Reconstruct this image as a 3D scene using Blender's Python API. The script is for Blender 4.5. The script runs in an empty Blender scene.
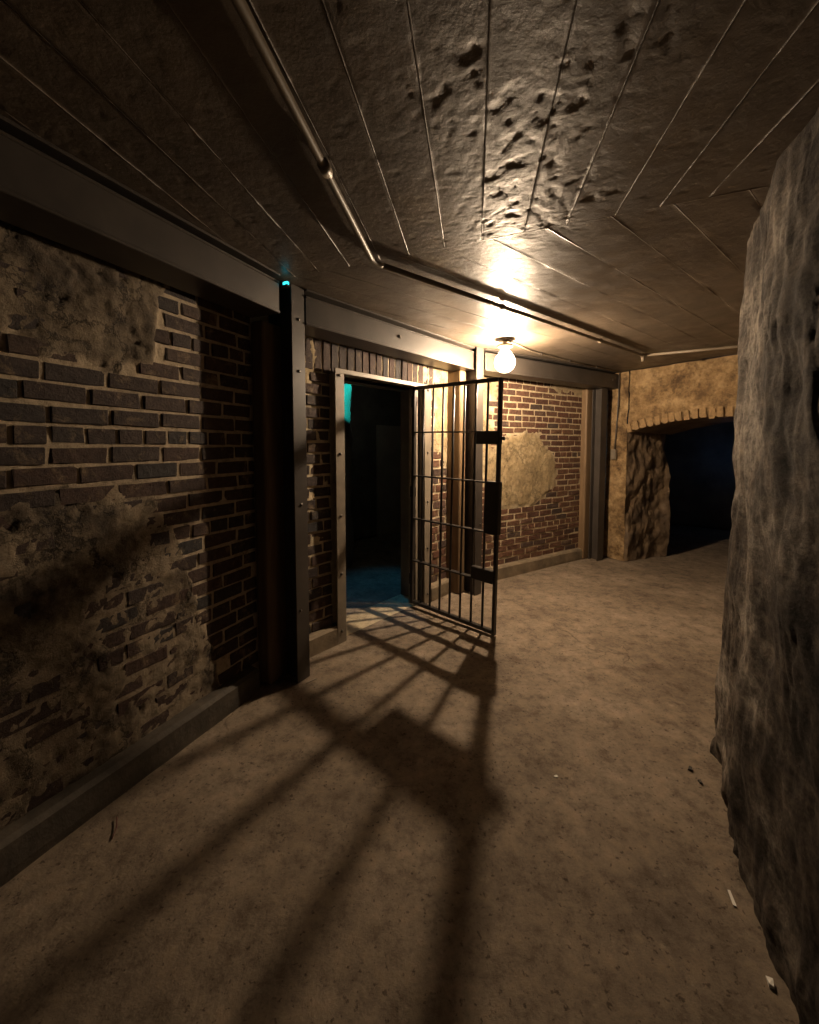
import bpy, bmesh, math, random
from mathutils import Vector, Matrix, noise
random.seed(7)
S = bpy.context.scene
C = S.collection

# ------------------------------------------------------------------ camera, light, exposure
FPX, PITCH, EYE, H = 410.0, math.radians(3.5), 1.45, 2.395
PPY = 447 + FPX*math.tan(PITCH)         # image row of the optical axis (the photo is an off-centre crop)
cam_d = bpy.data.cameras.new('camera'); cam = bpy.data.objects.new('camera', cam_d); C.objects.link(cam)
cam.location = (0, 0, EYE); cam.rotation_euler = (math.pi/2 - PITCH, 0, 0)
cam_d.sensor_fit = 'HORIZONTAL'; cam_d.sensor_width = 36; cam_d.lens = FPX/819*36
cam_d.shift_y = (PPY-512)/819
cam_d.clip_start = 0.02
S.camera = cam
S.view_settings.view_transform = 'Standard'; S.view_settings.look = 'None'
S.view_settings.gamma = 1; S.view_settings.use_curve_mapping = False
S.view_settings.exposure = 0.0
W = bpy.data.worlds.new('world'); S.world = W; W.use_nodes = True
W.node_tree.nodes['Background'].inputs[0].default_value = (0.85, 0.8, 0.74, 1)
W.node_tree.nodes['Background'].inputs[1].default_value = 0.014
BULB = 15000.0; LAMPCOL = (1, .74, .49)
CELL_BLUE, CELL_TEAL = 26.0, 60.0
def lamp(name, kind, loc, color, energy, **k):
    d = bpy.data.lights.new(name, kind); d.color = color; d.energy = energy
    for a, b in k.items(): setattr(d, a, b)
    o = bpy.data.objects.new(name, d); o.location = loc; C.objects.link(o); return o

# ------------------------------------------------------------------ helpers
ORG = {}
def link(o, parent, loc):
    C.objects.link(o); loc = Vector(loc); ORG[o.name] = loc
    if parent is not None:
        o.parent = parent; o.location = loc - ORG[parent.name]
    else: o.location = loc
    return o
def tag(o, label=None, cat=None, group=None, kind=None):
    if label: o['label'] = label
    if cat: o['category'] = cat
    if group: o['group'] = group
    if kind: o['kind'] = kind
    return o
def thing(name, loc, label, cat, group=None):
    o = bpy.data.objects.new(name, None); o.empty_display_size = 0.1
    link(o, None, loc); return tag(o, label, cat, group)
def mesh_obj(name, verts, faces, mat, parent=None, smooth=False, attr=None):
    xs = [v[0] for v in verts]; ys = [v[1] for v in verts]; zs = [v[2] for v in verts]
    c = Vector(((min(xs)+max(xs))/2, (min(ys)+max(ys))/2, min(zs)))
    me = bpy.data.meshes.new(name)
    me.from_pydata([(v[0]-c.x, v[1]-c.y, v[2]-c.z) for v in verts], [], faces)
    if smooth: me.polygons.foreach_set('use_smooth', [True]*len(me.polygons))
    if attr:
        a = me.attributes.new('mask', 'FLOAT', 'POINT'); a.data.foreach_set('value', attr)
    me.materials.append(mat); me.update()
    return link(bpy.data.objects.new(name, me), parent, c)
def bm_obj(name, bm, mat, parent=None, smooth=False):
    bmesh.ops.recalc_face_normals(bm, faces=bm.faces)
    vs = [v.co.copy() for v in bm.verts]
    bm.verts.index_update()
    fs = [[v.index for v in f.verts] for f in bm.faces]; bm.free()
    return mesh_obj(name, vs, fs, mat, parent, smooth)
class Frame:
    """plan frame: s along a wall, k towards the room, z up"""
    def __init__(f, o, ang):
        f.o = Vector((o[0], o[1], 0)); a = math.radians(ang)
        f.d = Vector((math.sin(a), math.cos(a), 0)); f.n = Vector((math.cos(a), -math.sin(a), 0))
        f.rz = math.pi/2 - a
    def p(f, s, k, z): return f.o + f.d*s + f.n*k + Vector((0, 0, z))
def add_box(bm, fr, s0, s1, k0, k1, z0, z1, bev=0.0, seg=1):
    vs = [bm.verts.new(fr.p(s, k, z)) for z in (z0, z1) for k in (k0, k1) for s in (s0, s1)]
    fs = [bm.faces.new([vs[i] for i in q]) for q in ((0,2,3,1),(4,5,7,6),(0,1,5,4),(2,6,7,3),(0,4,6,2),(1,3,7,5))]
    if bev > 0:
        es = list({e for q in fs for e in q.edges})
        bmesh.ops.bevel(bm, geom=es, offset=bev, segments=seg, affect='EDGES', profile=0.5)
def box(name, fr, s0, s1, k0, k1, z0, z1, mat, parent=None, bev=0.004, seg=1):
    bm = bmesh.new(); add_box(bm, fr, s0, s1, k0, k1, z0, z1, bev, seg); return bm_obj(name, bm, mat, parent)
def tube_geo(pts, r, n=12, caps=True):
    pts = [Vector(p) for p in pts]; V = []; F = []
    rr = r if isinstance(r, (list, tuple)) else [r]*len(pts)
    ref = None
    for i, p in enumerate(pts):
        t = (pts[min(i+1, len(pts)-1)] - pts[max(i-1, 0)]).normalized()
        if ref is None:
            ref = t.cross(Vector((0, 0, 1)))
            if ref.length < .01: ref = Vector((1, 0, 0))
        ref = (ref - t*ref.dot(t)).normalized(); b = t.cross(ref)
        for j in range(n):
            a = 2*math.pi*j/n; V.append(p + (ref*math.cos(a) + b*math.sin(a))*rr[i])
    for i in range(len(pts)-1):
        for j in range(n):
            F.append((i*n+j, i*n+(j+1) % n, (i+1)*n+(j+1) % n, (i+1)*n+j))
    if caps:
        F.append(tuple(range(n-1, -1, -1))); F.append(tuple((len(pts)-1)*n+j for j in range(n)))
    return V, F
def tube(name, pts, r, mat, parent=None, n=12):
    V, F = tube_geo(pts, r, n); return mesh_obj(name, V, F, mat, parent, True)
def lathe(name, loc, prof, mat, parent=None, n=24):
    V = []; F = []
    for r, z in prof:
        for j in range(n): V.append((loc[0]+r*math.cos(2*math.pi*j/n), loc[1]+r*math.sin(2*math.pi*j/n), loc[2]+z))
    for i in range(len(prof)-1):
        for j in range(n): F.append((i*n+j, i*n+(j+1) % n, (i+1)*n+(j+1) % n, (i+1)*n+j))
    F.append(tuple(range(n-1, -1, -1))); F.append(tuple((len(prof)-1)*n+j for j in range(n)))
    return mesh_obj(name, V, F, mat, parent, True)
def sstep(a, b, x):
    t = max(0, min(1, (x-a)/(b-a))); return t*t*(3-2*t)
def fbm(x, y, z=0.0, o=4): return noise.fractal(Vector((x, y, z)), 1.0, 2.1, o)
def ray(x, y):
    u = (x-409.5)/FPX; v = (PPY-y)/FPX
    return u, math.cos(PITCH)+v*math.sin(PITCH), v*math.cos(PITCH)-math.sin(PITCH)
def onz(x, y, z):                        # where a photo pixel's direction meets the floor / ceiling
    r = ray(x, y); s = (z-EYE)/r[2]; return r[0]*s, r[1]*s

# ------------------------------------------------------------------ materials
def mat(name, rough=0.6, metallic=0.0, spec=0.5):
    m = bpy.data.materials.new(name); m.use_nodes = True
    b = m.node_tree.nodes['Principled BSDF']
    b.inputs['Roughness'].default_value = rough; b.inputs['Metallic'].default_value = metallic
    b.inputs['Specular IOR Level'].default_value = spec
    return m, m.node_tree, b
def N(nt, t, **k):
    n = nt.nodes.new(t)
    for a, v in k.items():
        if a in n.inputs.keys(): n.inputs[a].default_value = v
        else: setattr(n, a, v)
    return n
def ramp(nt, fac, stops):
    r = nt.nodes.new('ShaderNodeValToRGB'); e = r.color_ramp.elements
    while len(e) < len(stops): e.new(0.5)
    for q, (p, c) in zip(e, stops): q.position = p; q.color = (*c, 1)
    nt.links.new(fac, r.inputs[0]); return r
def coords(nt, obj=False, scale=(1, 1, 1)):
    g = nt.nodes.new('ShaderNodeNewGeometry') if not obj else nt.nodes.new('ShaderNodeTexCoord')
    mp = nt.nodes.new('ShaderNodeMapping'); mp.inputs['Scale'].default_value = scale
    nt.links.new(g.outputs['Position' if not obj else 'Object'], mp.inputs['Vector']); return mp.outputs[0]
def tex(nt, co, scale, detail=6, rough=0.6, dist=0.0):
    n = N(nt, 'ShaderNodeTexNoise', Scale=scale, Detail=detail, Roughness=rough, Distortion=dist)
    nt.links.new(co, n.inputs['Vector']); return n.outputs['Fac']
def bump(nt, b, h, strength, dist, prev=None):
    n = N(nt, 'ShaderNodeBump', Strength=strength, Distance=dist); nt.links.new(h, n.inputs['Height'])
    if prev: nt.links.new(prev, n.inputs['Normal'])
    nt.links.new(n.outputs[0], b.inputs['Normal']); return n.outputs[0]
def mix(nt, f, a, b, mode='MIX'):
    m = N(nt, 'ShaderNodeMix', data_type='RGBA', blend_type=mode)
    for i, v in ((0, f), (6, a), (7, b)):
        if hasattr(v, 'is_output'): nt.links.new(v, m.inputs[i])
        else: m.inputs[i].default_value = v if not isinstance(v, tuple) else (*v, 1)
    return m.outputs[2]
def simple(name, stops, scale=6, rough=0.6, bumps=((40, .3, .004),), metallic=0, spec=.5, stretch=(1, 1, 1), rr=None):
    m, nt, b = mat(name, rough, metallic, spec); co = coords(nt, scale=stretch)
    nt.links.new(ramp(nt, tex(nt, co, scale), stops).outputs[0], b.inputs['Base Color'])
    p = None
    for sc, st, di in bumps: p = bump(nt, b, tex(nt, co, sc, 8, .65), st, di, p)
    if rr:
        r = N(nt, 'ShaderNodeMapRange'); nt.links.new(tex(nt, co, scale*2.3), r.inputs[0])
        r.inputs[1].default_value = .3; r.inputs[2].default_value = .7; r.inputs[3].default_value = rr[0]; r.inputs[4].default_value = rr[1]
        nt.links.new(r.outputs[0], b.inputs['Roughness'])
    return m
M = {}
def brick_mat(name, cols):
    m, nt, b = mat(name, .78, 0, .35); oi = nt.nodes.new('ShaderNodeObjectInfo')
    co = coords(nt)
    r = ramp(nt, oi.outputs['Random'], [(i/(len(cols)-1), c) for i, c in enumerate(cols)])
    n1 = ramp(nt, tex(nt, co, 28, 6, .7), [(.3, (.45, .42, .4)), (.75, (1.35, 1.3, 1.25))])
    col = mix(nt, 1.0, r.outputs[0], n1.outputs[0], 'MULTIPLY')
    dust = ramp(nt, tex(nt, co, 11, 8, .75, .4), [(.55, (0, 0, 0)), (.75, (1, 1, 1))])
    col = mix(nt, dust.outputs[0], col, (.26, .19, .115))
    nt.links.new(col, b.inputs['Base Color'])
    p = bump(nt, b, tex(nt, co, 60, 10, .8), .8, .007); bump(nt, b, tex(nt, co, 18, 10, .75), .8, .014, p)
    return m
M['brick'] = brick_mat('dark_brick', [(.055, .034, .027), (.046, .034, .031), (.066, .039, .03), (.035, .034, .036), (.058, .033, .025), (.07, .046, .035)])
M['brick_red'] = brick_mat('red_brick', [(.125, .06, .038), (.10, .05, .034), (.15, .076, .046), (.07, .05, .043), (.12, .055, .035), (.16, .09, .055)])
def plaster_mat(name, mortar, stops, bscale=18, crack=2.6, ckf=.8):
    m, nt, b = mat(name, .85, 0, .3); co = coords(nt)
    a = N(nt, 'ShaderNodeAttribute', attribute_name='mask')
    pl = ramp(nt, tex(nt, co, 5.5, 12, .75), stops)
    mo = mix(nt, tex(nt, co, 30, 6, .7), tuple(.55*c for c in mortar), tuple(1.25*c for c in mortar))
    col = mix(nt, a.outputs['Fac'], mo, pl.outputs[0])
    spots = ramp(nt, tex(nt, co, 14, 10, .85), [(.34, (.3, .28, .27)), (.48, (1, 1, 1)), (.62, (1.2, 1.18, 1.14))])
    col = mix(nt, .85, col, spots.outputs[0], 'MULTIPLY')
    # a few hairline cracks, only in the render
    vo = N(nt, 'ShaderNodeTexVoronoi', feature='DISTANCE_TO_EDGE', Scale=crack)
    wob = N(nt, 'ShaderNodeTexNoise', Scale=5.0, Detail=8.0, Roughness=.7); nt.links.new(co, wob.inputs['Vector'])
    ad = N(nt, 'ShaderNodeVectorMath', operation='MULTIPLY_ADD'); nt.links.new(wob.outputs['Color'], ad.inputs[0])
    ad.inputs[1].default_value = (.45, .45, .45); nt.links.new(co, ad.inputs[2]); nt.links.new(ad.outputs[0], vo.inputs['Vector'])
    cr = ramp(nt, vo.outputs['Distance'], [(0, (0, 0, 0)), (.035, (1, 1, 1))])
    ck = mix(nt, a.outputs['Fac'], (1, 1, 1), mix(nt, ckf, (1, 1, 1), cr.outputs[0]))
    col = mix(nt, 1.0, col, ck, 'MULTIPLY')
    nt.links.new(col, b.inputs['Base Color'])
    p = bump(nt, b, tex(nt, co, 75, 10, .8), .6, .007); p = bump(nt, b, tex(nt, co, bscale, 10, .75), .6, .02, p); bump(nt, b, ck, .5, .012, p)
    return m
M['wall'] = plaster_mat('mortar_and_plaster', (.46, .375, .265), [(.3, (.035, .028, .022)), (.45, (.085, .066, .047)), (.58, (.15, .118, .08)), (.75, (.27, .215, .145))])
M['wall_warm'] = plaster_mat('warm_mortar_and_plaster', (.55, .46, .31), [(.28, (.10, .07, .04)), (.5, (.27, .2, .105)), (.72, (.46, .36, .22))], 16, 2.2, .5)
M['arch'] = plaster_mat('ochre_plaster', (.3, .2, .1), [(.38, (.085, .052, .026)), (.5, (.22, .145, .07)), (.62, (.36, .255, .135))], 14, 1.7, .2)
def rock_mat():
    m, nt, b = mat('rough_grey_render', .85, 0, .18); co = coords(nt, scale=(.6, .6, .9))
    c = ramp(nt, tex(nt, co, 2.6, 14, .72), [(.40, (.02, .0155, .0125)), (.47, (.05, .04, .032)), (.53, (.095, .08, .066)), (.60, (.20, .178, .152))])
    st = ramp(nt, tex(nt, co, 13, 14, .8), [(.40, (.3, .28, .26)), (.5, (1, 1, 1)), (.60, (1.5, 1.45, 1.38))])
    col = mix(nt, .9, c.outputs[0], st.outputs[0], 'MULTIPLY')
    sp = ramp(nt, tex(nt, co, 48, 8, .7), [(.32, (.3, .28, .26)), (.45, (1, 1, 1))])
    col = mix(nt, .7, col, sp.outputs[0], 'MULTIPLY'); nt.links.new(col, b.inputs['Base Color'])
    p = bump(nt, b, tex(nt, co, 80, 12, .8), .7, .006); p = bump(nt, b, tex(nt, co, 30, 12, .75), .6, .012, p)
    return m
M['rock'] = rock_mat()
M['floor'] = None
def floor_mat():
    m, nt, b = mat('worn_concrete_floor', .8, 0, .2); co = coords(nt)
    c = ramp(nt, tex(nt, co, 1.4, 14, .72), [(.32, (.118, .093, .070)), (.5, (.192, .154, .115)), (.68, (.272, .225, .175))])
    st = ramp(nt, tex(nt, co, 9, 14, .82), [(.38, (.5, .46, .43)), (.5, (.98, .97, .96)), (.62, (1.32, 1.26, 1.18))])
    col = mix(nt, .9, c.outputs[0], st.outputs[0], 'MULTIPLY')
    sp = ramp(nt, tex(nt, co, 55, 6, .6), [(.33, (.25, .22, .2)), (.40, (1, 1, 1))])
    col = mix(nt, .8, col, sp.outputs[0], 'MULTIPLY')
    pale = ramp(nt, tex(nt, co, 4.3, 12, .85), [(.58, (0, 0, 0)), (.70, (.75, .75, .75))])
    col = mix(nt, pale.outputs[0], col, (.36, .30, .23))
    vo = N(nt, 'ShaderNodeTexVoronoi', feature='DISTANCE_TO_EDGE', Scale=.9)
    wob = N(nt, 'ShaderNodeTexNoise', Scale=3.0, Detail=6.0); nt.links.new(co, wob.inputs['Vector'])
    ad = N(nt, 'ShaderNodeVectorMath', operation='MULTIPLY_ADD'); nt.links.new(wob.outputs['Color'], ad.inputs[0])
    ad.inputs[1].default_value = (.5, .5, .0); nt.links.new(co, ad.inputs[2]); nt.links.new(ad.outputs[0], vo.inputs['Vector'])
    cr = ramp(nt, vo.outputs['Distance'], [(0, (.55, .53, .5)), (.006, (1, 1, 1))])
    gate = ramp(nt, tex(nt, co, 1.1, 3), [(.52, (0, 0, 0)), (.6, (1, 1, 1))])
    crk = mix(nt, gate.outputs[0], (1, 1, 1), cr.outputs[0])
    col = mix(nt, 1.0, col, crk, 'MULTIPLY'); nt.links.new(col, b.inputs['Base Color'])
    r = N(nt, 'ShaderNodeMapRange'); nt.links.new(tex(nt, co, 3, 8), r.inputs[0]); r.inputs[3].default_value = .65; r.inputs[4].default_value = .9
    nt.links.new(r.outputs[0], b.inputs['Roughness'])
    p = bump(nt, b, tex(nt, co, 60, 10, .75), .45, .006); bump(nt, b, tex(nt, co, 9, 12, .75), .5, .014, p)
    return m
M['floor'] = floor_mat()
M['ceiling'] = simple('glossy_brown_painted_concrete', [(.3, (.07, .053, .038)), (.55, (.102, .078, .055)), (.75, (.135, .104, .074))], 3.5, .45,
                      ((140, .3, .002), (30, .45, .006)), spec=.5, rr=(.36, .58))
M['steel'] = simple('dark_painted_steel', [(.3, (.036, .03, .026)), (.7, (.062, .052, .044))], 7, .42, ((90, .12, .002),), spec=.5)
M['gate'] = simple('black_gate_iron', [(.3, (.02, .018, .016)), (.7, (.035, .03, .027))], 12, .42, ((120, .15, .002),), metallic=.3)
M['frame'] = simple('grey_tan_frame_steel', [(.3, (.15, .125, .095)), (.7, (.24, .2, .15))], 8, .48, ((90, .15, .002),))
M['wood'] = simple('brown_painted_timber', [(.3, (.12, .075, .038)), (.7, (.21, .14, .075))], 5, .55, ((50, .3, .004),), stretch=(4, 4, .4))
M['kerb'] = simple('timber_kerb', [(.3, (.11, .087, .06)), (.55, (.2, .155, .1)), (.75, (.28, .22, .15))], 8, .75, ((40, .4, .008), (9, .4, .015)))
M['kerb_shaded'] = simple('shaded_timber_kerb', [(.3, (.035, .029, .022)), (.55, (.066, .054, .04)), (.75, (.11, .09, .066))], 8, .75, ((40, .4, .008), (9, .4, .015)))  # left kerb: same timber, shade of its grazing-lit face put into the colour
M['pipe'] = simple('painted_conduit', [(.3, (.15, .12, .085)), (.7, (.21, .17, .12))], 9, .45, ((80, .1, .002),))
M['bolt'] = simple('bolt_steel', [(.3, (.09, .078, .065)), (.7, (.15, .13, .11))], 20, .4, (), metallic=.5)
M['plastic'] = simple('cream_plastic', [(.3, (.42, .36, .26)), (.7, (.5, .43, .32))], 9, .45, ())
M['paper'] = simple('white_scrap', [(.3, (.6, .58, .52)), (.7, (.75, .72, .66))], 9, .7, ())
M['chip'] = simple('dark_chip', [(.3, (.03, .026, .022)), (.7, (.07, .06, .05))], 20, .8, ())
M['twig'] = simple('dark_red_thread', [(.3, (.07, .018, .014)), (.7, (.11, .03, .02))], 9, .7, ())
M['cell'] = simple('cell_plaster', [(.3, (.08, .075, .065)), (.7, (.17, .155, .13))], 3, .85, ((30, .5, .01),))
M['pale'] = simple('pale_panel', [(.3, (.3, .27, .22)), (.7, (.4, .36, .3))], 3, .7, ())
def emit(name, col, st):
    m = bpy.data.materials.new(name); m.use_nodes = True; nt = m.node_tree; nt.nodes.clear()
    e = N(nt, 'ShaderNodeEmission', Strength=st); e.inputs[0].default_value = (*col, 1)
    o = nt.nodes.new('ShaderNodeOutputMaterial'); nt.links.new(e.outputs[0], o.inputs[0]); return m
M['filament'] = emit('glowing_filament', LAMPCOL, BULB)
def glow_glass():
    m = emit('lit_bulb_glass', LAMPCOL, 16.0); nt = m.node_tree; t = nt.nodes.new('ShaderNodeBsdfTransparent'); a = nt.nodes.new('ShaderNodeAddShader')
    e = next(n for n in nt.nodes if n.type == 'EMISSION'); o = next(n for n in nt.nodes if n.type == 'OUTPUT_MATERIAL')
    nt.links.new(e.outputs[0], a.inputs[0]); nt.links.new(t.outputs[0], a.inputs[1]); nt.links.new(a.outputs[0], o.inputs[0]); return m
M['bulb'] = glow_glass()
M['led'] = emit('teal_led', (.03, .6, .7), 3.2)

# ------------------------------------------------------------------ plan of the passage
A = Frame((-.711, 2.316), 23.0)          # left bay, face of its steel beam
B = Frame((-.66, 2.476), 40.6)          # bay with the cell gate
D_ = Frame((.68, 3.96), 57.0)           # lit brick bay beyond the gate
E_ = Frame((2.582, 5.337), 147.0)         # end wall with the arch: s runs right and towards us, n to the room...
E_.n = -E_.n if E_.n.dot(Vector((-1, -1, 0))) < 0 else E_.n
WALLK = -.29; WK = -.25   # brick face behind the beam face (lit bay; left and gate bays)
LAMP = Vector((.84, 3.665, H))

# ------------------------------------------------------------------ floor
def grid(fn, nu, nv):
    V = [fn(i/nu, j/nv) for j in range(nv+1) for i in range(nu+1)]
    F = [(j*(nu+1)+i, j*(nu+1)+i+1, (j+1)*(nu+1)+i+1, (j+1)*(nu+1)+i) for j in range(nv) for i in range(nu)]
    return V, F
def fz(x, y): return .006*fbm(x*1.3, y*1.3, 2) + .0025*fbm(x*9, y*9, 5, 3) - .004
V, F = grid(lambda u, v: (-3+10*u, -1.6+11*v, fz(-3+10*u, -1.6+11*v)), 200, 220)
fl = mesh_obj('floor', V, F, M['floor'], None, True); tag(fl, 'worn brown concrete floor crossed by the gate shadow', kind='structure')

# ------------------------------------------------------------------ ceiling of board-marked concrete
Z0 = Vector(onz(297, 276, H)).to_3d(); Z1 = Vector(onz(754, 189, H)).to_3d(); ZD = (Z1-Z0).normalized()
spalls = [(onz(*p, H), r) for p, r in (((447, 92), .13), ((462, 118), .1), ((497, 110), .1), ((520, 160), .16), ((500, 190), .12), ((530, 200), .13), ((548, 228), .12), ((520, 215), .12), ((585, 60), .1), ((555, 130), .1), ((600, 190), .1), ((640, 40), .1), ((470, 60), .07), ((565, 190), .14), ((570, 90), .14), ((490, 225), .1))]
def ceil_dz(x, y):
    m = 0
    for (cx, cy), r in spalls: m = max(m, 1-math.hypot(x-cx, y-cy)/(r*1.5))
    d = .0009*fbm(x*9, y*9, 1, 4)
    if m > 0:
        w = sstep(0, .6, m)
        d += w*(.0012*fbm(x*26, y*20, 8, 5) + .0008*fbm(x*80, y*70, 6, 3)) + w*.0022*sstep(.30, .42, fbm(x*17, y*13, 3, 6)+.25*m-.05)
    return d + .0012*sstep(.35, .6, fbm(x*22, y*22, 11, 4))
ceil = box('ceiling', Frame((0, 0), 0), -1.7, 9.5, -3, 7, H+.03, H+.25, M['ceiling'], None, 0)
tag(ceil, 'low brown painted concrete ceiling with board marks', kind='structure')
def boards(ang, near, w0, w1, cell):
    fr = Frame((Z0.x, Z0.y), ang); k = w0; i = 0
    nrm = Vector((-ZD.y, ZD.x, 0))
    while k < w1:
        w = random.uniform(.15, .19) if near else random.uniform(.17, .23)
        off = random.uniform(-.0012, .0012); seed = random.uniform(0, 50)
        def end(kk):      # s where this line crosses the joint between the two pours
            p = fr.p(0, kk, 0) - Z0; return -p.dot(nrm)/fr.d.dot(nrm)
        L = 3.9 if near else 6.6
        nu = max(3, int((w)/cell)); nv = int(min(L, 3.4 if near else 4.2)/cell)
        def fn(u, v):
            i_ = round(u*nu); q_ = .004/w
            u = 0 if i_ == 0 else 1 if i_ == nu else q_+(1-2*q_)*(i_-1)/(nu-2)
            kk = k+w*u; e = end(kk)
            s = e-L*v**1.25 if near else e+L*v**1.35
            p = fr.p(s, kk, 0)
            x, y = p.x, p.y
            ed = min(u, 1-u)*w
            lip = .0022*sstep(.004, .0, ed)*sstep(.0, .3, fbm(s*2.2, seed, 0, 4)+.3*fbm(s*14, seed, 3, 3))
            gap = .0016*sstep(.004, 0, ed)*sstep(.0, -.3, fbm(s*2.2, seed, 0, 3))
            z = H + off*(1 if near else .4) + ceil_dz(x, y) - lip*(1 if near else .5) + gap*(1 if near else .6)
            return (x, y, z)
        V, F = grid(fn, nu, nv)
        if not near: pass
        # give the board its thickness: a skirt up to the slab
        n = len(V); rim = [i for i in range(nu+1)] + [(j+1)*(nu+1)-1 for j in range(1, nv+1)] + [nv*(nu+1)+i for i in range(nu-1, -1, -1)] + [j*(nu+1) for j in range(nv-1, 0, -1)]
        V += [(V[q][0], V[q][1], H+.032) for q in rim]
        F += [(rim[q], rim[(q+1) % len(rim)], n+(q+1) % len(rim), n+q) for q in range(len(rim))]
        mesh_obj('board', V, F, M['ceiling'], ceil, True)
        k += w; i += 1
boards(9.0, True, -1.3, 2.3, .0085)
boards(51.0, False, -2.2, 3.2, .016)

# ------------------------------------------------------------------ brick walls
def brick_mesh(name, m, seed):
    rnd = random.Random(seed); bm = bmesh.new()
    add_box(bm, Frame((0, 0), 90), -.5, .5, -.5, .5, -.5, .5, 0)
    bmesh.ops.scale(bm, vec=(.215, .09, .066), verts=bm.verts)
    bmesh.ops.bevel(bm, geom=list(bm.edges), offset=.004, segments=1, affect='EDGES')
    for v in bm.verts: v.co += Vector((rnd.uniform(-.0045, .0045), rnd.uniform(-.003, .003), rnd.uniform(-.004, .004)))
    bmesh.ops.recalc_face_normals(bm, faces=bm.faces)
    me = bpy.data.meshes.new(name); bm.to_mesh(me); bm.free(); me.materials.append(m); return me
BM = {k: [brick_mesh('brick', M[k], 100+i) for i in range(8)] for k in ('brick', 'brick_red')}
def place_brick(parent, fr, s, k, z, ln, kind, upright=False, tall=.066, jit=1.0):
    o = bpy.data.objects.new('brick', random.choice(BM[kind]))
    p = fr.p(s, k-.045 + random.uniform(-.0008, .004)*jit, z)
    link(o, parent, p)
    o.rotation_euler = (random.uniform(-.012, .012), random.uniform(-.012, .012) + (math.pi/2 if upright else 0), fr.rz + random.uniform(-.02, .02)*jit)
    o.scale = (ln/.215, 1, tall/.066)
def brick_field(parent, fr, k, s0, s1, z0, z1, kind, covered, jit=1.0, course=.08):
    row = 0; z = z0 + course/2; n = 0
    while z < z1:
        head = row % 6 == 5
        L = .101 if head else .206
        s = s0 - (row % 2)*L*.5 - random.uniform(0, .03)
        while s < s1:
            ln = L*random.uniform(.93, 1.05)
            a, b = max(s, s0), min(s+ln, s1)
            if b-a > .035 and not covered((a+b)/2, z):
                place_brick(parent, fr, (a+b)/2, k, z + random.uniform(-.003, .003), b-a, kind, jit=jit, tall=course-.015); n += 1
            s += ln+.016
        z += course; row += 1
    return n
def wall_sheet(name, fr, k, s0, s1, z0, z1, maskfn, m, cell=.014, hole=None, thick=.3, rough=1.0, parent=None, lift=.014, pits=False):
    nu = int((s1-s0)/cell); nv = int((z1-z0)/cell); V = []; A_ = []
    for j in range(nv+1):
        for i in range(nu+1):
            s = s0+(s1-s0)*i/nu; z = z0+(z1-z0)*j/nv
            q = maskfn(s, z)
            d = -.0045 + .0022*fbm(s*22, z*22, 4, 3) + q*(lift + rough*(.007*fbm(s*6, z*6, 7, 6) + .005*fbm(s*24, z*24, 9, 4) + .0022*fbm(s*70, z*70, 10, 2)))
            if pits:
                d -= q*.022*sstep(.62, .85, fbm(s*7+9, z*7, 91, 4))
                g = abs(fbm(s*3.1, z*3.1, 93, 5)); d -= q*.010*sstep(.05, .0, g)      # open cracks
            V.append(fr.p(s, k+d, z)); A_.append(q)
    F = []
    for j in range(nv):
        for i in range(nu):
            if hole and hole(s0+(s1-s0)*(i+.5)/nu, z0+(z1-z0)*(j+.5)/nv): continue
            F.append((j*(nu+1)+i, j*(nu+1)+i+1, (j+1)*(nu+1)+i+1, (j+1)*(nu+1)+i))
    n = len(V)            # back face so the wall is a slab
    rim = [i for i in range(nu+1)] + [(j+1)*(nu+1)-1 for j in range(1, nv+1)] + [nv*(nu+1)+i for i in range(nu-1, -1, -1)] + [j*(nu+1) for j in range(nv-1, 0, -1)]
    for q in rim: V.append(V[q] - fr.n*thick); A_.append(0.5)
    F += [(rim[q], rim[(q+1) % len(rim)], n+(q+1) % len(rim), n+q) for q in range(len(rim))]
    if not hole: F.append(tuple(n+q for q in range(len(rim)-1, -1, -1)))
    o = mesh_obj(name, V, F, m, parent, True, A_); tag(o, kind='structure'); return o

# left bay: bricks between a scabbed top and a scabbed, half-rendered foot
def pw(P, x):
    for (a, b), (c, d) in zip(P, P[1:]):
        if x <= c: return b+(d-b)*max(0, x-a)/(c-a)
    return P[-1][1]
TOPA = [(-3, 1.9), (-1.1, 1.82), (-.93, 1.8), (-.75, 1.74), (-.57, 1.84), (-.53, 2.1), (-.4, 2.3), (0, 2.8)]
BOTA = [(-3, 1.2), (-1.13, 1.27), (-.9, 1.30), (-.75, 1.3), (-.6, 1.25), (-.5, 1.05), (-.42, .75), (-.35, .5), (-.28, .3), (-.2, -.1), (1, -.5)]
def maskA(s, z):
    n = .07*fbm(s*3.3, z*3.3, 1, 5) + .04*fbm(s*11, z*11, 2, 4)
    top = sstep(-.03, .03, z - pw(TOPA, s) + n)*(.8+.2*sstep(-.1, .1, fbm(s*4, z*4, 23, 3)))
    bot = sstep(-.05, .07, pw(BOTA, s) - z + n*1.2)
    keep = .6 + .4*sstep(-.12, .12, fbm(s*2.6, z*3.4, 21, 4))
    return max(top, bot*keep, sstep(-1.9, -2.2, s+n))
wA = wall_sheet('wall_left', A, WK, -4.6, .30, 0, 2.36, maskA, M['wall'], .0125, rough=1.3, lift=.010, pits=True)
tag(wA, 'dark brick wall with scabbed render left of the steel column')
brick_field(wA, A, WK, -2.05, .03, .13, 2.30, 'brick', lambda s, z: maskA(s, z) > .94, 1.1, .078)

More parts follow.
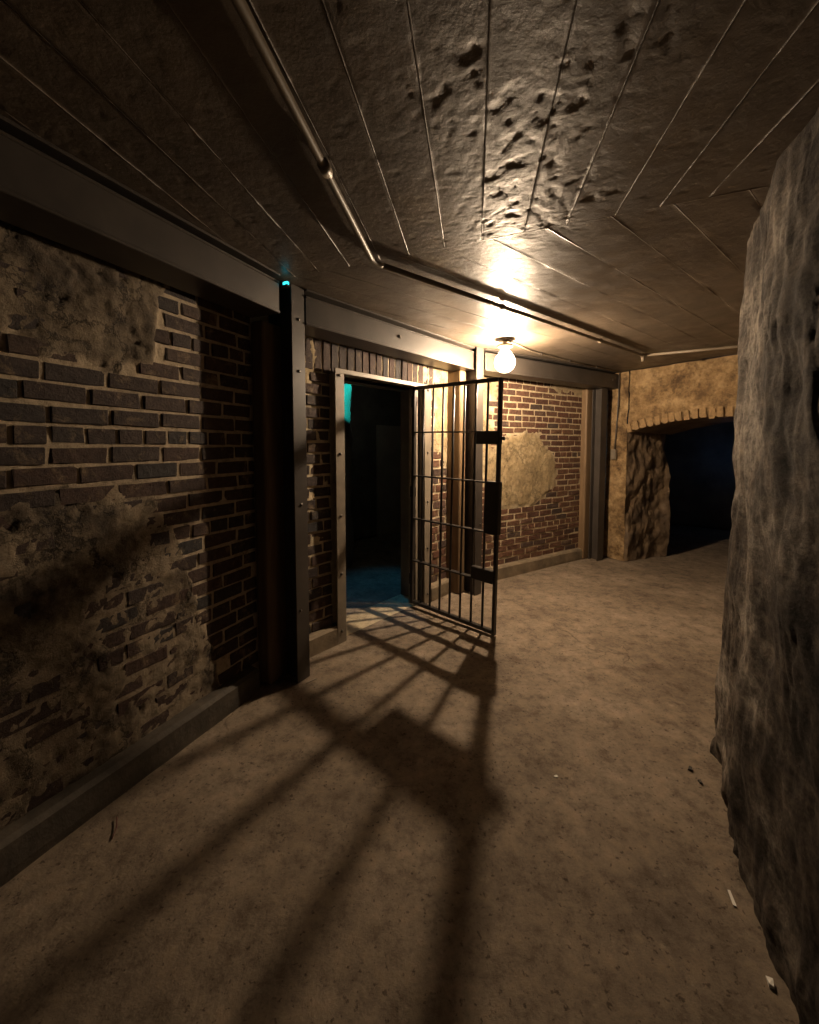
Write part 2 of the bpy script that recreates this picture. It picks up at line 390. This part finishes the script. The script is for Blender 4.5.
# gate bay
OP0, OP1, OPZ = .516, 1.45, 1.975
def maskB(s, z):
    n = .16*fbm(s*3, z*3, 31, 5) + .08*fbm(s*10, z*10, 32, 4)
    r = sstep(-.05, .05, s-1.63+n)*sstep(1.25, 1.6, z+n)*.95
    l = sstep(.05, -.05, s-.30+n)*sstep(1.8, 1.95, z+n)*.7
    m = sstep(1.3, 1.5, s+n)*sstep(1.98, 2.1, z)*.6
    return max(r, l, m)
inB = lambda s, z: OP0-.01 < s < OP1+.06 and z < OPZ+.01
wB = wall_sheet('wall_center', B, WK, .0, 2.02, 0, 2.36, maskB, M['wall_warm'], .0145, hole=inB, thick=.28)
tag(wB, 'brick wall around the cell doorway with a soldier course on top')
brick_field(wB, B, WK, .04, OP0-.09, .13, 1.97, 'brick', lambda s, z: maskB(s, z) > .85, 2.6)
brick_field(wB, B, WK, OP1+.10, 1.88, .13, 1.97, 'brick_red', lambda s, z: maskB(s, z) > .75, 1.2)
s = .10
while s < 1.9:
    if maskB(s, 2.1) < .75: place_brick(wB, B, s, WK+.002, 2.085, random.uniform(.2, .225), 'brick', True, .062, 1.5)
    s += .0755
for (a, b, nm) in ((OP0-.02, OP0, 0), (OP1+.05, OP1+.07, 1)):
    box('reveal', B, a, b, WK-.28, WK-.03, 0, OPZ, M['cell'], wB, 0)
box('reveal', B, OP0-.02, OP1+.07, WK-.28, WK-.03, OPZ, OPZ+.02, M['cell'], wB, 0)

# lit bay
def maskC(s, z):
    n = .15*fbm(s*3, z*3, 41, 5) + .08*fbm(s*9, z*9, 42, 4)
    p = 1-math.hypot((s-.92)/.62, (z-1.2)/.42)
    c1 = sstep(-.1, .12, p + n)
    c2 = sstep(-.04, .04, z-2.12+n*.8)*sstep(1.2, 1.6, s)*.7
    c3 = sstep(-.05, .05, .42-s+n)*sstep(1.0, 1.5, z)*.85
    return max(c1*.9, c2, c3)
wC = wall_sheet('wall_back', D_, WALLK, -.12, 2.40, 0, 2.36, maskC, M['wall_warm'], .0155)
tag(wC, 'lamp-lit red brick wall panel with a worn render patch')
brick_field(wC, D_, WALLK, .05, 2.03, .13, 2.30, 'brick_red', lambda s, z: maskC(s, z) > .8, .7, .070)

# kerbs along the foot of the brick
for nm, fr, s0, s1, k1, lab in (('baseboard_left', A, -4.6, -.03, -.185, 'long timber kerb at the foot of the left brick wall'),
                           ('baseboard_center', B, .02, OP0-.01, -.195, 'short kerb at the foot of the brick left of the doorway'),
                           ('baseboard_right', B, OP1+.10, 1.86, -.185, 'short kerb seen through the gate, right of the doorway'),
                           ('baseboard_back', D_, .0, 2.03, -.225, 'lit kerb at the foot of the red brick panel')):
    bm = bmesh.new(); L = s1-s0; n = max(2, int(L/.05)); h = .135
    wk = WALLK if fr is D_ else WK
    prof = [(wk-.02, -.03), (k1, -.03), (k1+.003, .03), (k1, h-.018), (k1-.016, h), (wk-.02, h+.006)]
    rows = []
    for i in range(n+1):
        s = s0+L*i/n
        rows.append([bm.verts.new(fr.p(s, k+(.005*fbm(s*3, z*9, 61, 4) if 0 < q < 5 else 0), z+(.004*fbm(s*3, k*9, 62, 4) if z > .05 else 0))) for q, (k, z) in enumerate(prof)])
    for i in range(n):
        for q in range(5): bm.faces.new((rows[i][q], rows[i+1][q], rows[i+1][q+1], rows[i][q+1]))
    bm.faces.new(rows[0]); bm.faces.new(rows[-1][::-1])
    o = bm_obj(nm, bm, M['kerb_shaded' if fr is A else 'kerb']); tag(o, lab, kind='structure')

# ------------------------------------------------------------------ end wall with the segmental arch
AT0, AT1, ASP, ACR = .25, 2.0, 1.64, 1.775
def arch_z(t):
    c = (AT0+AT1)/2; hw = (AT1-AT0)/2; rise = ACR-ASP; R = (hw*hw+rise*rise)/(2*rise)
    q = R*R-(t-c)**2
    return ASP-(R-rise) + math.sqrt(max(0, q)) - (R-rise)*0 - 0 if abs(t-c) < hw else 0
def arch_curve(t):
    c = (AT0+AT1)/2; hw = (AT1-AT0)/2; rise = ACR-ASP; R = (hw*hw+rise*rise)/(2*rise)
    return ACR-R+math.sqrt(max(0, R*R-(t-c)**2))
def rough_arch(s, z): return .028*fbm(s*3.2, z*3.2, 51, 6) + .010*fbm(s*14, z*14, 52, 4) + .004*fbm(s*40, z*40, 53, 3)
cols = []
V = []; F = []; AT = []
# left pier strip and everything above the opening, as a structured sheet: columns run from opening edge to ceiling
T = [-.02 + i*.0147 for i in range(int((2.9+.02)/.0147))]
NV = 150
for t in T:
    lo = arch_curve(t) if AT0 < t < AT1 else 0.0
    for j in range(NV+1):
        z = lo+(2.385-lo)*j/NV
        V.append(E_.p(t, rough_arch(t, z), z)); AT.append(.9+.1*math.sin(t*9))
for i in range(len(T)-1):
    a, b = T[i], T[i+1]
    if (a < AT0) != (b < AT0) or (a < AT1) != (b < AT1): continue
    for j in range(NV):
        q = i*(NV+1)+j; F.append((q, q+NV+1, q+NV+2, q+1))
wE = mesh_obj('wall_end', V, F, M['arch'], None, True, AT); tag(wE, 'ochre rendered end wall pierced by a low arch', kind='structure')
# jamb (flares away), soffit, right jamb
JB = Vector((*onz(665, 556, 0), 0)); JF = E_.p(AT0-.012, 0, 0); JD = JB-JF
def jamb(name, P0, Dv, zt, sgn, zt2=None):
    nn = Vector((Dv.y, -Dv.x, 0)).normalized()*sgn
    def fn(u, v):
        z = (zt + ((zt2 or zt)-zt)*u)*v; p = P0 + Dv*u
        w = sstep(0, .06, u)
        d = w*(.05*fbm(u*2.2, z*2.2, 71, 6) + .016*fbm(u*9, z*8, 72, 4)) - .05*sstep(.85, 1.0, u)*math.sin(z*3)
        q = p + nn*d + Vector((0, 0, z))
        if u < .06: q += E_.n*rough_arch(AT0-.012, z)*(1-u/.06)
        return q
    V, F = grid(fn, 60, 110)
    return mesh_obj(name, V, F, M['jamb'], wE, True)
M['jamb'] = simple('dark_rough_jamb', [(.3, (.06, .042, .028)), (.5, (.13, .09, .055)), (.72, (.24, .17, .1))], 5, .6, ((60, .4, .005), (14, .8, .018)), spec=.5)
jamb('jamb', JF, JD, ASP+.05, -1)
JR = E_.p(AT1+.012, 0, 0); jamb('jamb', JR, JD*1.0, ASP+.05, 1)
def sof(u, v):
    t = AT0+(AT1-AT0)*u; p = E_.p(t, 0, 0)+JD*v
    return (p.x, p.y, arch_curve(max(AT0, min(AT1, t)))+.012*fbm(t*4, v*4, 77, 5)*sstep(0, .1, v) - .03*v)
V, F = grid(sof, 70, 30); mesh_obj('soffit', V, F, M['jamb'], wE, True)
# voussoir bricks showing their ends round the arch
BM['brick_arch'] = [brick_mesh('brick', M['arch'], 300+i) for i in range(6)]
for i in range(23):
    t = AT0+.03+i*.079
    if t > AT1-.02: break
    zc = arch_curve(t); sl = (arch_curve(t+.01)-arch_curve(t-.01))/.02
    o = bpy.data.objects.new('brick', random.choice(BM['brick_arch']))
    link(o, wE, E_.p(t, -.038+random.uniform(0, .006)+rough_arch(t, zc+.03)+.004, zc+.042+random.uniform(-.012, .004)))
    rz = math.atan2(E_.d.y, E_.d.x)
    o.rotation_euler = Matrix.Rotation(rz, 4, 'Z').to_3x3().to_4x4().to_euler() if False else (0, 0, 0)
    mtx = Matrix.Rotation(rz, 3, 'Z') @ Matrix.Rotation(math.pi/2 - math.atan(sl) + random.uniform(-.05, .05), 3, 'Y')
    o.rotation_euler = mtx.to_euler(); o.scale = (.105/.215, 1, .055/.066)
# passage beyond the arch
TD = JD.normalized()
tn = Vector((TD.y, -TD.x, 0))
def slab(name, p0, p1, z0, z1, m, amp=.03, parent=None, lab=None, nu=40, nv=40):
    p0 = Vector((*p0[:2], 0)); p1 = Vector((*p1[:2], 0)); n = Vector(((p1-p0).y, -(p1-p0).x, 0)).normalized()
    def fn(u, v):
        p = p0.lerp(p1, u); z = z0+(z1-z0)*v
        return p + n*amp*fbm(u*(p1-p0).length*2, z*2, p0.x, 5) + Vector((0, 0, z))
    V, F = grid(fn, nu, nv); nq = len(V)
    V += [v - n*.15 for v in V[:]]; 
    rim = [i for i in range(nu+1)] + [(j+1)*(nu+1)-1 for j in range(1, nv+1)] + [nv*(nu+1)+i for i in range(nu-1, -1, -1)] + [j*(nu+1) for j in range(nv-1, 0, -1)]
    F += [tuple(q+nq for q in f[::-1]) for f in F] + [(rim[(q+1) % len(rim)], rim[q], nq+rim[q], nq+rim[(q+1) % len(rim)]) for q in range(len(rim))]
    o = mesh_obj(name, V, F, m, parent, True)
    if lab: tag(o, lab, kind='structure')
    return o
b0 = JB - tn*.6 ; b1 = b0 + Vector((2.9, 1.75, 0))
far0 = JB + Vector((1.7, 2.2, 0))
slab('wall_passage', JB+Vector((-.15, .1, 0)), JB+Vector((1.2, 2.6, 0)), 0, 2.42, M['cell'], .04, None, 'dark side wall of the passage beyond the arch')
slab('wall_passage_end', JB+Vector((1.0, 2.7, 0)), JB+Vector((3.6, .4, 0)), 0, 2.42, M['cell'], .04, None, 'dark wall closing the passage beyond the arch')

# ------------------------------------------------------------------ right-hand rough rendered wall
base = [(.80, -1.6), (.80, -.5), (.83, .2), (.88, .65), (.955, .945), (1.16, 1.356), (1.365, 1.703), (1.58, 1.985), (1.92, 2.3), (2.5, 2.55), (3.3, 2.75), (4.6, 2.95), (5.6, 3.1)]
top = [(.97, -1.6), (.97, -.5), (1.0, .3), (1.06, .8), (1.14, 1.189), (1.28, 1.515), (1.465, 1.80), (1.67, 2.06), (1.98, 2.34), (2.55, 2.58), (3.3, 2.76), (4.6, 2.95), (5.6, 3.1)]
def crv(P, u):
    x = u*(len(P)-1); i = min(int(x), len(P)-2); f = x-i
    p = [Vector(P[max(0, min(len(P)-1, i+q))]) for q in (-1, 0, 1, 2)]
    return .5*(2*p[1] + (p[2]-p[0])*f + (2*p[0]-5*p[1]+4*p[2]-p[3])*f*f + (3*p[1]-p[0]-3*p[2]+p[3])*f**3)
def rockp(u, v):
    z = -.02 + 2.44*v
    a = crv(base, u); b = crv(top, u); p = a.lerp(b, min(1, v)**.8)
    t = (crv(base, min(1, u+.01))-crv(base, max(0, u-.01))).normalized(); n = Vector((-t.y, t.x))
    L = u*9
    fd = sstep(0, .25, z)
    d = .040*fbm(L*1.1, z*.9, 81, 4) + .017*fbm(L*2.8, z*2.4, 82, 4) + .006*fbm(L*6, z*9, 83, 6)*sstep(2.35, 1.9, z)
    g = abs(fbm(L*1.9+3, z*.95, 88, 4)+.12); d -= .007*sstep(.055, .0, g)*sstep(-.15, .2, fbm(L*2, z*2, 89, 3))
    d -= .008*sstep(.3, .8, fbm(L*3.1+4, z*2.9, 86, 6))
    d += .03*(1-fd)*fbm(L*5, z*5, 84, 4)
    d *= 1 - .5*sstep(2.2, 2.4, z)
    return (p.x+n.x*d, p.y+n.y*d, z)
V, F = grid(rockp, 520, 230)
wR = mesh_obj('wall_right', V, F, M['rock'], None, True); tag(wR, 'rough grey rendered stone wall bulging along the right', kind='structure')

# ------------------------------------------------------------------ cell behind the gate
def cellp(s, k): return B.p(s, k, 0)
slab('wall_cell_back', cellp(-.9, -2.6), cellp(4.4, -2.6), 0, 2.42, M['cell'], .04, None, 'dark back wall of the cell')
slab('wall_cell_left', cellp(.05, -.62), cellp(-.35, -2.6), 0, 2.42, M['cell'], .05, None, 'dark side wall inside the cell')
slab('wall_cell_right', cellp(4.35, -2.6), cellp(4.2, .0), 0, 2.42, M['cell'], .04, None, 'dark far side wall of the cell')
def pier(u, v):
    a = 2*math.pi*u; c, n = math.cos(a), math.sin(a)
    e = .75; sx = math.copysign(abs(c)**.35, c); sy = math.copysign(abs(n)**.35, n); z = 2.41*v
    q = 1 + .10*fbm(sx*2, sy*2, z*2.5, 5)
    return B.p(1.50+.38*sx*q, -1.85+.25*sy*q, z)
V, F = grid(pier, 72, 90); tag(mesh_obj('wall_cell_pier', V, F, M['cell'], None, True), 'rough pier inside the cell catching teal light', kind='structure')
bd = box('door_1', B, 3.2, 3.86, -2.58, -2.53, 0, 1.8, M['pale'], None, .004); tag(bd, 'pale plain panel at the back of the dark cell', kind='structure')

# ------------------------------------------------------------------ steel beams
def beam(fr, s0, s1, label, bolts=()):
    t = thing('steel_beam', fr.p((s0+s1)/2, -.1, 2.18), label, 'beam', 'steel beams under the ceiling')
    box('web', fr, s0, s1, -.012, 0, 2.195, 2.350, M['steel'], t, .003)
    box('bottom_flange', fr, s0, s1, -.20, .006, 2.183, 2.198, M['steel'], t, .003)
    box('top_flange', fr, s0, s1, -.20, .006, 2.344, 2.356, M['steel'], t, .003)
    box('cover_plate', fr, s0, s1, -.20, .012, 2.383, 2.3945, M['steel'], t, .002)
    box('back_web', fr, s0, s1, -.20, -.19, 2.195, 2.39, M['steel'], t, .002)
    for s in bolts:
        bm = bmesh.new(); add_box(bm, fr, s-.012, s+.012, 0, .01, 2.27, 2.294, .004); bm_obj('bolt', bm, M['bolt'], t)
    return t
beam(A, -4.6, -.01, 'long dark steel beam above the left brick wall')
beam(B, .055, 1.97, 'dark steel beam above the cell doorway', (.9,))
beam(D_, .06, 2.335, 'steel beam above the red brick panel beside the lamp', (2.2,))

# ------------------------------------------------------------------ steel columns and timber posts
def column(c, ang, label, w=.105, dep=.2, bolts=(), zt=2.393):
    fr = Frame(c, ang)
    t = thing('steel_column', (c[0], c[1], 0), label, 'column', 'steel columns between the bays')
    box('front_flange', fr, -w/2, w/2, -.014, 0, 0, zt, M['steel'], t, .003)
    box('web', fr, -.007, .007, -dep+.014, -.014, 0, zt, M['steel'], t, .001)
    box('back_flange', fr, -w/2, w/2, -dep, -dep+.014, 0, zt, M['steel'], t, .003)
    for s, z in bolts:
        p = fr.p(s, 0, z); tube('bolt', [p, p+fr.n*.006], .009, M['bolt'], t, 6)
    return fr
column((-.657, 2.472), 31.5, 'dark steel column at the left edge of the gate bay', bolts=((.0, 2.2), (.0, 1.9), (-.02, .45), (.0, 1.1)))
column((.675, 3.955), 48.8, 'steel column behind the open gate, nearest the lamp', bolts=((.02, 1.6), (.02, .7)))
column(tuple(D_.p(2.14, -.06, 0)[:2]), 57, 'steel column in the corner beside the arch', w=.13, dep=.13, zt=2.18)
def post(fr, s0, s1, k1, label):
    o = box('timber_post', fr, s0, s1, (WALLK if fr is D_ else WK)-.004, k1, 0, 2.184, M['wood'], None, .018, 3)
    return tag(o, label, 'post', 'timber posts at the ends of the brick panels')
post(A, .03, .20, -.155, 'dark brown timber post behind the left steel column')
post(B, 1.87, 1.97, -.09, 'brown timber post seen through the open gate')
post(D_, 2.0, 2.2, -.205, 'warm-lit timber post at the right end of the red brick panel')

# ------------------------------------------------------------------ door frame
df = thing('door_frame', B.p(1.0, -.3, 0), 'grey-tan bolted steel frame around the cell doorway', 'door frame')
FK = -.192
box('jamb', B, OP0-.085, OP0, FK-.012, FK, 0, OPZ+.03, M['frame'], df, .003)
box('jamb', B, OP0-.012, OP0, FK-.22, FK-.012, 0, OPZ, M['frame'], df, .002)
box('jamb', B, OP1, OP1+.095, FK-.012, FK, 0, OPZ+.03, M['frame'], df, .003)
box('lintel', B, OP0-.085, OP1+.09, FK-.012, FK+.002, OPZ, OPZ+.035, M['frame'], df, .003)
box('lintel', B, OP0, OP1+.05, FK-.22, FK-.012, OPZ, OPZ+.012, M['frame'], df, .002)
box('jamb', B, OP1-.012, OP1+.05, FK-.05, FK-.038, 0, OPZ, M['frame'], df, .002)
box('jamb', B, OP1-.075, OP1-.045, FK-.06, FK-.045, 0, OPZ, M['frame'], df, .002)
box('jamb', B, OP1-.075, OP1+.05, FK-.13, FK-.12, 0, OPZ, M['frame'], df, .002)
for s in (OP0-.045, OP1+.045):
    for z in (.09, .52, .95, 1.40, 1.96):
        p = B.p(s, FK, z); tube('bolt', [p, p+B.n*.008], .011, M['bolt'], df, 6)

# ------------------------------------------------------------------ the open barred gate
G0 = Vector((.02, 3.665)); G1 = Vector((.646, 3.062)); gd = G1-G0; GL = gd.length
G = Frame(G0, math.degrees(math.atan2(gd.x, gd.y)))
class Sag(Frame):
    def p(f, s, k, z): return Frame.p(f, s*math.cos(TILT)+z*math.sin(TILT), k, z*math.cos(TILT)-s*math.sin(TILT))
TILT = math.radians(1.05); G = Sag(G0, math.degrees(math.atan2(gd.x, gd.y)))
GZ0, GZ1 = .03, 1.975
gt = thing('cell_gate', G.p(GL/2, 0, 0), 'open black iron barred cell gate swung into the passage', 'gate')
box('hinge_stile', G, -.014, .014, -.018, .016, GZ0, GZ1, M['gate'], gt, .003)
box('free_stile', G, GL-.014, GL+.010, -.018, .018, GZ0-.005, GZ1, M['gate'], gt, .003)
RZ = [GZ0+.018 + (GZ1-.03-GZ0)*i/5 for i in range(6)]
for i, z in enumerate(RZ):
    if i in (0, 5): box('rail', G, .018, GL-.018, -.018, .018, z-.015, z+.015, M['gate'], gt, .003)
    else: box('rail', G, .018, GL-.018, -.022, .022, z-.006, z+.006, M['gate'], gt, .002)
for i in range(1, 8):
    s = GL*i/8
    tube('bar', [G.p(s, 0, GZ0+.02), G.p(s, 0, GZ1-.02)], .0098, M['gate'], gt, 10)
box('lock_plate', G, GL*.775, GL+.012, -.024, .024, RZ[4]-.095, RZ[4]+.006, M['gate'], gt, .004)
box('lock_plate', G, GL*.755, GL-.01, -.024, .024, RZ[1]-.006, RZ[1]+.095, M['gate'], gt, .004)
lk = box('lock_case', G, GL*.88, GL+.02, -.026, .026, RZ[2]-.01, RZ[3]+.01, M['gate'], gt, .004)
p = G.p(GL+.018, 0, RZ[4]-.05); tube('latch_knob', [p, p+G.d*.022], .016, M['gate'], gt, 10)
for z in (.25, 1.05, 1.85):
    hg = tube('hinge', [G.p(-.03, -.01, z-.05), G.p(-.03, -.01, z+.05)], .014, M['gate'], gt, 10)
    box('hinge_leaf', G, -.045, .018, -.018, -.012, z-.04, z+.04, M['gate'], hg, .001)

# ------------------------------------------------------------------ lamp and conduits
lp = thing('ceiling_lamp', (LAMP.x, LAMP.y, H-.266), 'lit bare bulb in a round holder on the ceiling', 'lamp')
lathe('ceiling_rose', LAMP, [(.05, 0), (.05, -.012), (.022, -.02), (.018, -.05)], M['frame'], lp)
lathe('lamp_holder', LAMP, [(.02, -.045), (.062, -.05), (.068, -.058), (.062, -.07), (.04, -.078), (.034, -.11)], M['frame'], lp)
bulb = lathe('bulb', LAMP, [(.040, -.104), (.058, -.12)] + [(.09*math.sin(a), -.200+.09*math.cos(a)) for a in [.62+i*.24 for i in range(11)]], M['bulb'], lp, 28)
lathe('stem', LAMP, [(.014, -.09), (.008, -.12), (.005, -.184)], M['plastic'], bulb, 10)
lathe('filament', LAMP, [(.004, -.222), (.011, -.219), (.017, -.211), (.019, -.203), (.017, -.195), (.011, -.187), (.004, -.184)], M['filament'], bulb, 18)
PZ = H-.026
def onp(x, y): return Vector((*onz(x, y, PZ), PZ))
q0, q1, q2, q3 = onp(238, 0), onp(373, 262), onp(643, 355.5), onp(740, 346.5)
qs = q0 + (q0-q1)*1.6
cd = thing('conduit_pipe', (q1.x, q1.y, PZ-.014), 'long painted conduit bending across the ceiling', 'pipe')
def bend(a, b, c, r=.06, n=6):
    p, q = b+(a-b).normalized()*r, b+(c-b).normalized()*r
    return [p*(1-t)**2 + b*2*t*(1-t) + q*t*t for t in [i/n for i in range(n+1)]]
tube('run', [qs, q0] + bend(q0, q1, q2), .0135, M['pipe'], cd)
e1 = q1+(q2-q1).normalized()*.06
tube('run', [e1, q2], .0135, M['pipe'], cd)
tube('run', [q2, q3, q3+(q3-q2)*.8], .0135, M['pipe'], cd)
m = onp(325, 168); dv = (q1-q0).normalized(); tube('coupling', [m-dv*.025, m+dv*.025], .019, M['pipe'], cd)
tube('coupling', [m+dv*.025, m+dv*.034], .0155, M['bolt'], cd)
for f in (.3, .72):
    m = e1.lerp(q2, f); dv = (q2-e1).normalized(); tube('clip', [m-dv*.012, m+dv*.012], .019, M['pipe'], cd)
tube('tee', [q2-(q2-q1).normalized()*.03, q2, q2+(q3-q2).normalized()*.03], .02, M['pipe'], cd)
tube('tee', [q2, q2-Vector((0, 0, .06))], .016, M['pipe'], cd)
w0 = Vector((LAMP.x, LAMP.y, H-.012)) + D_.d*.05; w1 = D_.p(2.36, .03, H-.012)
lc = thing('lamp_cable', ((w0+w1)/2), 'thin conduit running from the lamp along the steel beam', 'cable')
tube('run', [w0, D_.p(.45, .2, H-.012), D_.p(1.2, .1, H-.012), w1], .007, M['pipe'], lc, 8)
for s, k in ((.65, .173), (1.2, .1), (1.75, .066)):
    p = D_.p(s, k, H-.014); box('clip', Frame(p, 57), -.008, .008, -.012, .012, H-.024, H, M['steel'], lc, .003)
# switch box on the end wall
jb = thing('switch_box', E_.p(.09, .03, 1.29), 'small switch box hanging from a cable beside the arch', 'switch')
box('box', E_, .06, .125, .0, .045, 1.29, 1.42, M['frame'], jb, .006)
box('face_plate', E_, .067, .118, .045, .051, 1.30, 1.41, M['frame'], jb, .002)
tube('cable', [E_.p(.1, .022, 1.42), E_.p(.115, .03, 1.6), E_.p(.13, .035, 1.8), E_.p(.14, .035, 2.1), E_.p(.14, .035, 2.39)], .008, M['steel'], jb, 8)

# ------------------------------------------------------------------ coloured lamps in and over the cell, plus an added fill
lx, ly = onz(287, 283, 2.355); LF = Frame((lx, ly), 31)
ld = thing('led_light', (lx, ly, 2.335), 'small teal light tucked between the beam end and the column', 'light')
box('housing', LF, -.012, .012, -.03, .012, 2.335, 2.345, M['gate'], ld, .001)
box('lens', LF, -.009, .009, -.025, .008, 2.345, 2.362, M['led'], ld, .002)
def aim(o, p): o.rotation_euler = (Vector(p)-o.location).to_track_quat('-Z', 'Y').to_euler()
o = lamp('cell_blue_lamp', 'SPOT', tuple(B.p(1.75, -1.15, 2.25)), (.03, .48, 1.0), CELL_BLUE, shadow_soft_size=.05, spot_size=.85, spot_blend=1.0)
aim(o, B.p(1.5, -.7, 0))
lamp('cell_fill', 'POINT', tuple(B.p(2.5, -1.7, 2.1)), (.9, .85, .7), .8, shadow_soft_size=.1)  # added fill with no fixture, lifts the black cell interior
o = lamp('cell_teal_lamp', 'SPOT', tuple(B.p(1.75, -1.05, 2.28)), (.02, .85, .8), CELL_TEAL, shadow_soft_size=.02, spot_size=.85, spot_blend=.1)
aim(o, B.p(1.76, -1.6, 2.08))

lamp('passage_blue_lamp', 'POINT', tuple(JB+Vector((1.75, 1.35, 1.3))), (.12, .4, 1.0), .5, shadow_soft_size=.1)

# ------------------------------------------------------------------ litter on the floor
def scrap(name, px, py, l, w, h, ang, m, label, cat):
    x, y = onz(px, py, 0); fr = Frame((x, y), ang); z = fz(x, y)
    bm = bmesh.new(); add_box(bm, fr, -l/2, l/2, -w/2, w/2, z, z+h, 0)
    for v in bm.verts: v.co += Vector((random.uniform(-1, 1)*w*.2, random.uniform(-1, 1)*w*.2, random.uniform(0, h*.5)))
    return tag(bm_obj(name, bm, m), label, cat)
scrap('paper_scrap', 732, 897, .05, .008, .004, 20+180, M['paper'], 'thin white stick lying at the foot of the rough right wall', 'litter')
scrap('paper_scrap', 556, 776, .014, .01, .003, 70, M['paper'], 'white scrap alone in the middle of the floor', 'litter')
scrap('paper_scrap', 770, 982, .022, .012, .008, 30, M['paper'], 'pale chip at the foot of the right wall, nearest the viewer', 'litter')
scrap('stone_chip', 690, 769, .022, .014, .008, 40, M['chip'], 'dark stone chip on the floor, larger of the pair by the right wall', 'stone')
scrap('stone_chip', 700, 782, .016, .012, .007, 10, M['chip'], 'dark stone chip on the floor, smaller of the pair by the right wall', 'stone')
scrap('wood_splinter', 312, 681, .07, .012, .005, 45, M['frame'], 'pale splinter on the floor at the foot of the left column', 'litter')
x, y = onz(112, 840, 0); x2, y2 = onz(117, 818, 0)
t = tube('thread', [(x, y, .004), ((x+x2)/2+.008, (y+y2)/2, .006), (x2, y2, .005)], .0022, M['twig'], None, 6); tag(t, 'dark red thread lying near the left kerb', 'thread')
